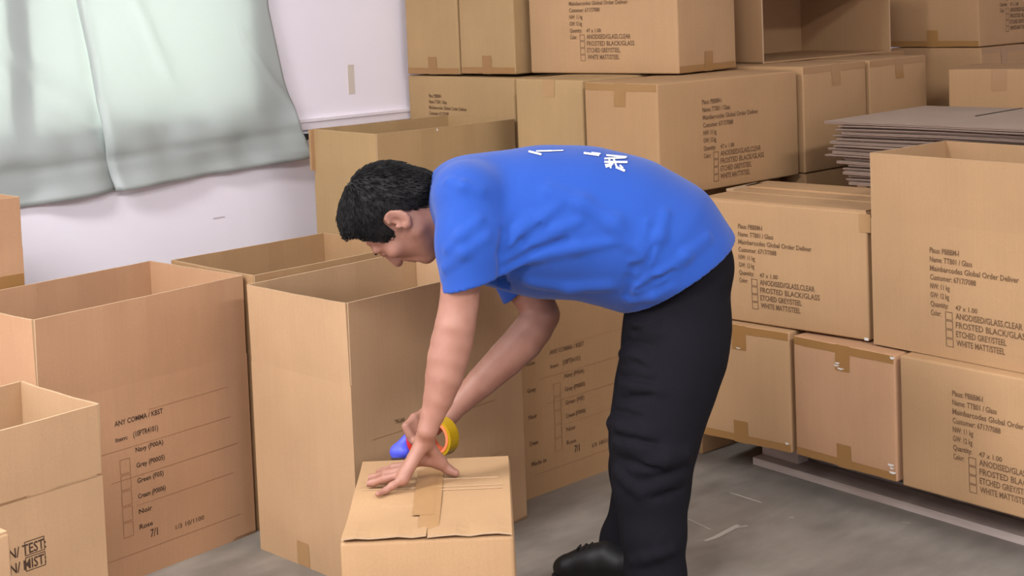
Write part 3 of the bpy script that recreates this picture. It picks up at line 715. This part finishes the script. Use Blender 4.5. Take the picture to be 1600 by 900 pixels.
# far hand: fist round the dispenser handle
pc = J(676, 664, 3.375)
body.cone(wrF, pc, .024, .026, .02); 
fm = [(J(662+3*i, 645+6*i, 3.375), J(647+3*i, 652+7*i, 3.352), J(634+3*i, 666+7*i, 3.330), J(640+4*i, 679+6*i, 3.326)) for i in range(4)]
for i, q in enumerate(fm):
    body.cone(pc, q[0], .018, .0115, .012); finger(body, list(q), .0098-.0006*i, .0080-.0006*i)
finger(body, [J(678, 668, 3.35), J(664, 682, 3.325), J(648, 690, 3.32)], .0115, .0088)

# trousers
tr = Sdf()
def leg(pts, k=.03): tr.chain([(J(x, y, d), r*sc(d)) for x, y, d, r in pts], k)
leg([(1066, 430, 3.30, 76), (1058, 510, 3.29, 80), (1053, 555, 3.27, 78), (1038, 610, 3.25, 74), (1025, 665, 3.23, 68), (1020, 700, 3.22, 63), (1018, 760, 3.21, 57), (1021, 830, 3.20, 48), (1024, 900, 3.20, 45), (1026, 962, 3.20, 50)])
leg([(1064, 430, 3.40, 74), (1052, 520, 3.42, 74), (1032, 600, 3.44, 66), (1013, 670, 3.47, 57), (1004, 730, 3.49, 49), (1000, 800, 3.53, 43), (985, 845, 3.56, 44), (980, 880, 3.57, 46)])
tr.cone(J(1035, 405, 3.30), J(1035, 405, 3.40), .115, .115, .04); tr.cone(J(1085, 405, 3.28), J(1085, 405, 3.42), .083, .083, .04)
for a, b, r, k in (((957, 548, 1000, 562), None, 6, .02), ((950, 660, 1010, 682), None, 8, .025), ((958, 690, 1040, 712), None, 8, .025), ((985, 735, 1070, 712), None, 8, .03), ((962, 735, 1000, 770), None, 7, .02), ((968, 600, 1030, 612), None, 5, .02), ((976, 500, 1030, 520), None, 5, .02), ((1010, 765, 1066, 745), None, 6, .02), ((985, 880, 1050, 860), None, 6, .02)):
    pts = [trace(tr, a[0]+(a[2]-a[0])*t, a[1]+(a[3]-a[1])*t) for t in (0.08, .35, .65, 1)]
    pts = [p for p in pts if p is not None]
    for p, q in zip(pts[:-1], pts[1:]): tr.cone(p+[0, .004, 0], q+[0, .004, 0], r*.0011, r*.0011, k)
for (a, w) in (((955, 640, 1000, 652), 4), ((953, 680, 1030, 695), 5), ((960, 715, 1030, 735), 5), ((970, 530, 1020, 540), 4), ((962, 585, 1020, 596), 4), ((985, 520, 1030, 505), 4), ((958, 625, 1020, 618), 4), ((975, 560, 1010, 575), 3), ((1020, 780, 1066, 765), 4)):
    pts = [trace(tr, a[0]+(a[2]-a[0])*t, a[1]+(a[3]-a[1])*t) for t in (0.1, .5, 1)]
    pts = [p for p in pts if p is not None]
    for p, q in zip(pts[:-1], pts[1:]): tr.cone(p, q, w*.0009, w*.0007, .012, 's')
tr.add(lambda p: .012-p[:, 2], (-2, -2, -.2), (2, 2, .1), .004, 'i')

# shirt
sh = Sdf()
for dd, kr in ((-.055, .96), (0.0, 1.0), (.075, .97)):
    prof = [(742, 316, 66), (790, 340, 101), (850, 346, 111), (915, 348, 111), (975, 363, 111), (1028, 388, 106), (1068, 424, 88), (1094, 456, 70)]
    sh.chain([(J(x, y, 3.33+dd), r*kr*sc(3.33)) for x, y, r in prof], .035)
# yoke between the shoulders, sleeves
sh.chain([(J(722, 300, 3.20), .060), (J(719, 310, 3.32), .063), (J(742, 330, 3.48), .062)], .06)
sh.chain([(J(734, 312, 3.15), .070), (J(736, 380, 3.13), .069), (J(738, 475, 3.12), .068)], .05)
sh.chain([(J(780, 355, 3.49), .066), (J(800, 410, 3.49), .062), (J(826, 470, 3.48), .060)], .025)
# folds
def fold(pts, r, k=.018, op='u', sink=.0045):
    q = [trace(sh, x, y) for x, y in pts]; q = [p for p in q if p is not None]
    for i in range(len(q)-1):
        e0 = .55 if i == 0 else 1; e1 = .55 if i == len(q)-2 else 1
        sh.cone(q[i]+[0, sink, 0], q[i+1]+[0, sink, 0], r*1.45*e0, r*1.45*e1, k, op)
fold([(792, 392), (815, 372), (842, 346), (872, 322)], .007); fold([(790, 408), (830, 384), (868, 362), (905, 346)], .006)
fold([(788, 425), (840, 400), (900, 388), (960, 378)], .006); fold([(800, 385), (812, 362), (828, 338)], .006)
fold([(985, 440), (1010, 405), (1030, 370), (1040, 335)], .007); fold([(988, 425), (1000, 390), (1010, 350)], .006)
fold([(990, 452), (1030, 430), (1070, 400), (1105, 372)], .007); fold([(985, 470), (1020, 462), (1050, 448)], .006)
fold([(860, 300), (910, 320), (960, 350), (985, 380)], .006, .03); fold([(830, 440), (890, 448), (950, 446)], .006, .03)
fold([(700, 390), (720, 370), (748, 345)], .006); fold([(695, 420), (725, 395), (760, 372)], .006); fold([(700, 285), (725, 292), (752, 300)], .005)
fold([(788, 400), (815, 378), (845, 352)], .004, .010, 's', 0); fold([(786, 418), (835, 392), (885, 374)], .004, .010, 's', 0)
fold([(978, 462), (984, 440), (990, 422), (1000, 415)], .007, .012, 's', 0); fold([(995, 455), (1025, 440), (1052, 425)], .005, .010, 's', 0)
fold([(782, 430), (784, 395), (786, 362)], .006, .014, 's', 0); fold([(996, 440), (1012, 410), (1022, 385)], .004, .010, 's', 0)
# hems: cut planes and hollow ends
hA, hB = J(973, 486, 3.3), J(1134, 380, 3.3); ax = (hB-hA)/np.linalg.norm(hB-hA); hn = np.array([-ax[2], 0, ax[0]]); hn = -hn if hn[0] < 0 else hn
sA, sB = J(688, 457, 3.13), J(784, 428, 3.13); ax2 = (sB-sA)/np.linalg.norm(sB-sA); sn = np.array([-ax2[2], 0, ax2[0]]); sn = -sn if sn[2] > 0 else sn
fA_, fB_ = J(800, 462, 3.49), J(838, 424, 3.49); ax3 = (fB_-fA_)/np.linalg.norm(fB_-fA_); fn_ = np.array([-ax3[2], 0, ax3[0]]); fn_ = -fn_ if fn_[0] < 0 else fn_
class Shirt:
    def __call__(s, p):
        d = sh(p); hem = (p-hA)@hn
        lower = (p-J(790, 440, 3.3))[:, 0] > 0
        near = ((np.abs(p[:, 1]-J(738, 440, 3.13)[1]) < .10) & (p[:, 0] < J(790, 430, 3.13)[0]))
        far = (p[:, 1] > J(800, 400, 3.40)[1]) & (p[:, 0] < J(850, 430, 3.45)[0]) & (p[:, 2] < J(800, 400, 3.45)[2])
        hs, hf = (p-sA)@sn, (p-fA_)@fn_
        inner = d+.007
        c = d.copy()
        deep = .05
        c = np.maximum(c, hem); c = np.maximum(c, -np.maximum(inner, -(hem+deep)))
        cn = np.maximum(c, hs); cn = np.maximum(cn, -np.maximum(inner, -(hs+deep*.8)))
        lowz = p[:, 2] < J(738, 385, 3.13)[2]
        c = np.where(near & lowz, cn, c)
        cf = np.maximum(c, hf)
        c = np.where(far & ~(near & lowz) & (hf > -.06), cf, c)
        return c
shirt = Shirt()

# hair
hr = Sdf()
hr.ell(H(0, -.016, .036), HR, (.083, .104, .090), .02); hr.ell(H(0, .030, .090), HR, (.060, .046, .030), .03); hr.ell(H(0, -.062, .0), HR, (.066, .060, .075), .03); hr.cone(H(-.02, -.085, -.04), H(.0, -.075, -.088), .03, .014, .03); hr.cone(H(.02, -.085, -.04), H(.0, -.075, -.088), .03, .014, .03)
rngh = np.random.RandomState(4); dirs = rngh.randn(14, 3); frq = rngh.uniform(150, 420, 14); phs = rngh.rand(14)*6.28
def hair(p):
    q = (p-HC)@HR.T; d = hr(p)
    x, y, z = q.T; ax_ = np.abs(x)
    # hairline: forehead edge, temple, round the ear, nape
    line = np.interp(y, [-.12, -.092, -.063, -.050, -.044, -.018, -.008, .008, .024, .040, .048, .056, .07], [-.092, -.086, -.060, -.030, .016, .026, .020, -.008, -.012, .002, .050, .100, .14])
    line = np.where(ax_ < .045, np.interp(y, [-.12, -.085, -.05, .0, .04, .060, .074, .09], [-.085, -.083, -.06, .0, .050, .082, .102, .14]), line)
    d = np.maximum(d, (line-z)*.8)
    n = sum(np.sin((q*[1, 1, .45])@dirs[i]*frq[i]/1.6+phs[i]) for i in range(14))/14
    return d+.0022*n
person = tag(link('person', None, None, tuple(MO), PSI-PI/2), 'person in blue T-shirt and black trousers bending over to tape the low carton', 'person')
lo_b, hi_b = (-.62, -.62, -.0), (.30, .30, 1.18)
def build(name, f, lo, hi, h, m, parent=person, smooth=1):
    V, Q = net(f, lo, hi, h, smooth); return link(name, fastmesh(name, V, Q, m), parent)
bodyo = build('body', body, (-.56, -.33, 0), (.36, .40, 1.16), .0030, SKIN)
build('t_shirt', shirt, (-.42, -.40, .66), (.36, .46, 1.24), .0040, BLUE, smooth=2)
tro = build('trousers', tr, (-.06, -.36, 0), (.36, .46, .96), .0045, NAVY, smooth=2)
build('hair', hair, HC-.17, HC+.17, .0022, HAIR, smooth=0)
# short tufts lying along the scalp, combed from the crown
rngt = np.random.RandomState(9); TV, TF = [], []
hv = np.array([v.co[:] for v in bpy.data.objects['hair'].data.vertices]); hn_ = np.array([v.normal[:] for v in bpy.data.objects['hair'].data.vertices])
crown = H(0, -.055, .125)
for i in rngt.choice(len(hv), 5200, replace=False):
    p, n = hv[i], hn_[i]; q = (p-HC)@HR.T
    if abs(q[0]) > .055 and -.062 < q[1] < .012 and q[2] < .034: continue
    fl = p-crown; fl = fl-n*(fl@n); L_ = np.linalg.norm(fl)
    if L_ < 1e-4: continue
    fl = fl/L_+rngt.randn(3)*.15; fl -= n*(fl@n); fl /= np.linalg.norm(fl); sd_ = np.cross(fl, n)
    edge = q[2] < np.interp(q[1], [-.1, 0, .1], [-.03, .04, .08]); ln = rngt.uniform(.014, .026)*(.4 if q[1] > .028 else (.45 if edge and q[1] > -.04 else 1)); w_ = rngt.uniform(.0008, .0018); lift = rngt.uniform(.0003, .0030)
    k = len(TV); a0 = p-n*.001; TV += [a0-sd_*w_, a0+sd_*w_, p+fl*ln*.55+n*(lift*.9+.0012), p+fl*ln+n*lift*.8]
    TF += [(k, k+1, k+2), (k, k+2, k+3), (k+1, k+3, k+2)]
tag(link('hair_tufts', meshify('hair_tufts', TV, TF, HAIR), person), kind='stuff')
eb = Sdf()
for s in (1, -1): eb.cone(H(s*.014, .0965, .018), H(s*.046, .084, .021), .0032, .0022, .003)
build('eyebrows', eb, HC-.14, HC+.14, .0016, HAIR)
ee = Sdf()
for s in (1, -1): ee.ell(H(s*.031, .0865, .0005), HR, (.0065, .0060, .0030), .001)
build('eyes', ee, HC-.14, HC+.14, .0012, mat('dark_eye', (.01, .008, .007), .15, .6))
# shoes
for nm, heel, toe in (('far', (2.43, 2.30), None), ('near', None, None)):
    ank = anF if nm == 'far' else anN
    if nm == 'far':
        t_ = ml((*ong(866, 893, .02), .0)); h_ = ml((*ong(985, 905, .02), .0))
    else:
        h_ = np.array([anN[0]+.035, anN[1], 0.]); t_ = h_+np.array([-.262, .02, 0])
    h_[2] = t_[2] = 0; dv = (t_-h_); Ls = np.linalg.norm(dv); dv /= Ls; sdv = np.array([-dv[1], dv[0], 0])
    P_ = lambda a, b, z: h_+dv*a*Ls+sdv*b+np.array([0, 0, z])
    sf = Sdf()
    sf.cone(P_(.12, 0, .052), P_(.45, 0, .050), .036, .040, .02); sf.cone(P_(.45, 0, .050), P_(.80, 0, .036), .038, .030, .02)
    sf.cone(P_(.80, .006, .034), P_(.90, -.004, .030), .029, .022, .02); sf.cone(P_(.18, 0, .06), ank+[0, 0, .0], .038, .042, .03); sf.cone(P_(.30, 0, .075), P_(.62, 0, .055), .032, .028, .02)
    sf.cone(P_(.55, 0, .092), P_(.80, 0, .060), .004, .004, .008)
    sf.add(lambda p: .018-p[:, 2], (-2, -2, -.2), (2, 2, .3), .004, 'i'); ztop = .125
    sf.add(lambda p: p[:, 2]-ztop, (-2, -2, .0), (2, 2, 1), .004, 'i')
    c = (h_+t_)/2
    so_ = build('shoe', sf, c-[.22, .22, .02], c+[.22, .22, .2], .003, LEATHER)
    ss = Sdf(); ss.cone(P_(.13, 0, .0), P_(.5, 0, .0), .039, .043, .01); ss.cone(P_(.5, 0, 0), P_(.88, 0, 0), .043, .032, .01)
    ss.add(lambda p: p[:, 2]-.019, (-2, -2, -.2), (2, 2, .3), .002, 'i'); ss.add(lambda p: .0008-p[:, 2], (-2, -2, -.2), (2, 2, .3), .002, 'i')
    build('sole', ss, c-[.22, .22, .01], c+[.22, .22, .06], .003, SOLE, so_)
    lc = Sdf()
    for a in (.50, .58, .66): lc.cone(P_(a, -.016, .100-.06*(a-.45)), P_(a+.01, .016, .100-.06*(a-.45)), .0028, .0028, .002)
    build('laces', lc, c-[.22, .22, .02], c+[.22, .22, .2], .002, SOLE, so_)
# white characters printed on the back of the shirt: short bands following the cloth
def stroke(pts, w, name='printed_character'):
    V, Q = [], []
    for i, (x, y) in enumerate(pts): pass
    return pts
def bands(strokes):
    V, F = [], []
    for (xa, ya, xb, yb, w) in strokes:
        n = 5; L = math.hypot(xb-xa, yb-ya); nx, ny = -(yb-ya)/L*w/2, (xb-xa)/L*w/2; rows = []
        for i in range(n+1):
            x, y = xa+(xb-xa)*i/n, ya+(yb-ya)*i/n; r = []
            for s in (-1, 0, 1):
                p = trace(shirt, x+nx*s, y+ny*s)
                if p is None: r = None; break
                e = 1e-3; gr = np.array([shirt((p+e*np.eye(3)[k])[None])[0]-shirt((p-e*np.eye(3)[k])[None])[0] for k in range(3)]); r.append(p+gr/np.linalg.norm(gr)*.0022)
            rows.append(r)
        for a, b in zip(rows[:-1], rows[1:]):
            if a is None or b is None: continue
            for k in (0, 1):
                m = len(V); V += [a[k], b[k], b[k+1], a[k+1]]; F.append((m, m+1, m+2, m+3))
    return link('printed_character', meshify('printed_character', V, F, WHITEINK), person)
bands([(944, 249, 977, 247.5, 2.6), (944, 254, 980, 254.5, 3.2), (945, 259, 958, 257, 2.6), (951, 247, 954, 264, 2.6), (958, 248, 964, 264, 2.8), (962, 262, 976, 268, 3.6), (968, 259, 973, 264, 2.6), (946, 262, 956, 259, 2.4)])
bands([(947, 243.6, 979, 246.6, 2.6)])
bands([(912, 240.2, 936, 243.6, 3.2), (924, 239.6, 938, 241.4, 2)])
bands([(826, 237.6, 846, 242.6, 3.0)])
bands([(838, 237.4, 862, 236.8, 2.2), (862, 236.9, 880, 236.2, 1.6)])

# ------------------------------------------------------------------ tape dispenser held in the far hand
td = tag(link('tape_dispenser', None, None, tuple(MO), PSI-PI/2), 'blue and red hand tape dispenser with a yellow roll, held in the far hand', 'tape dispenser')
rc = J(688, 682, 3.36); axn = np.array([-.62, -.78, .05]); axn /= np.linalg.norm(axn); e1 = np.cross(axn, [0, 0, 1]); e1 /= np.linalg.norm(e1); e2 = np.cross(e1, axn)
def ring(ri, ro, w, m, name, parent):
    mb = MB(); n = 40
    for i in range(n):
        a, b = 2*PI*i/n, 2*PI*(i+1)/n
        q = lambda t, r, z: tuple(rc+(e1*math.cos(t)+e2*math.sin(t))*r+axn*z)
        for (r1_, z1_), (r2_, z2_) in (((ri, -w), (ri, w)), ((ri, w), (ro, w)), ((ro, w), (ro, -w)), ((ro, -w), (ri, -w))):
            mb.quad([q(a, r1_, z1_), q(b, r1_, z1_), q(b, r2_, z2_), q(a, r2_, z2_)])
    o = mb.build(name, m, parent, smooth=False); return o
ring(.0375, .0455, .015, mat('yellow_tape_roll', srgb(176, 140, 20), .3, .5), 'tape_roll', td)
ring(.0310, .0377, .0165, mat('orange_roll_core', srgb(250, 128, 84), .6), 'roll_core', td)
REDP = mat('red_plastic_frame', srgb(196, 44, 34), .4, .4); BLUP = mat('blue_plastic', srgb(76, 84, 206), .45, .4)
rf = Sdf(); fr0 = J(643, 692, 3.338); rf.cone(fr0+[0, 0, .012], fr0+[.0, .0, -.012], .0125, .0115, .004); rf.cone(fr0, J(662, 672, 3.385), .009, .009, .004)
build('frame', rf, fr0-[.06, .06, .05], fr0+[.12, .16, .06], .0022, REDP, td)
bl = Sdf(); bl.cone(J(640, 680, 3.35), J(622, 706, 3.345), .011, .017, .01); bl.cone(J(622, 706, 3.345), J(630, 706, 3.335), .018, .017, .01)
bl.cone(J(643, 674, 3.35), J(668, 655, 3.375), .0105, .012, .01)
c = J(640, 685, 3.35); build('handle', bl, c-.09, c+.09, .0022, BLUP, td)
bld = MB(); q = J(612, 712, 3.335); q2 = J(634, 717, 3.335); bld.box(tuple(np.minimum(q, q2)-[0, .012, .004]), tuple(np.maximum(q, q2)+[0, .012, -.002])); bld.build('cutter_blade', mat('dull_steel', (.4, .4, .42), .35, Metallic=1.0), td)
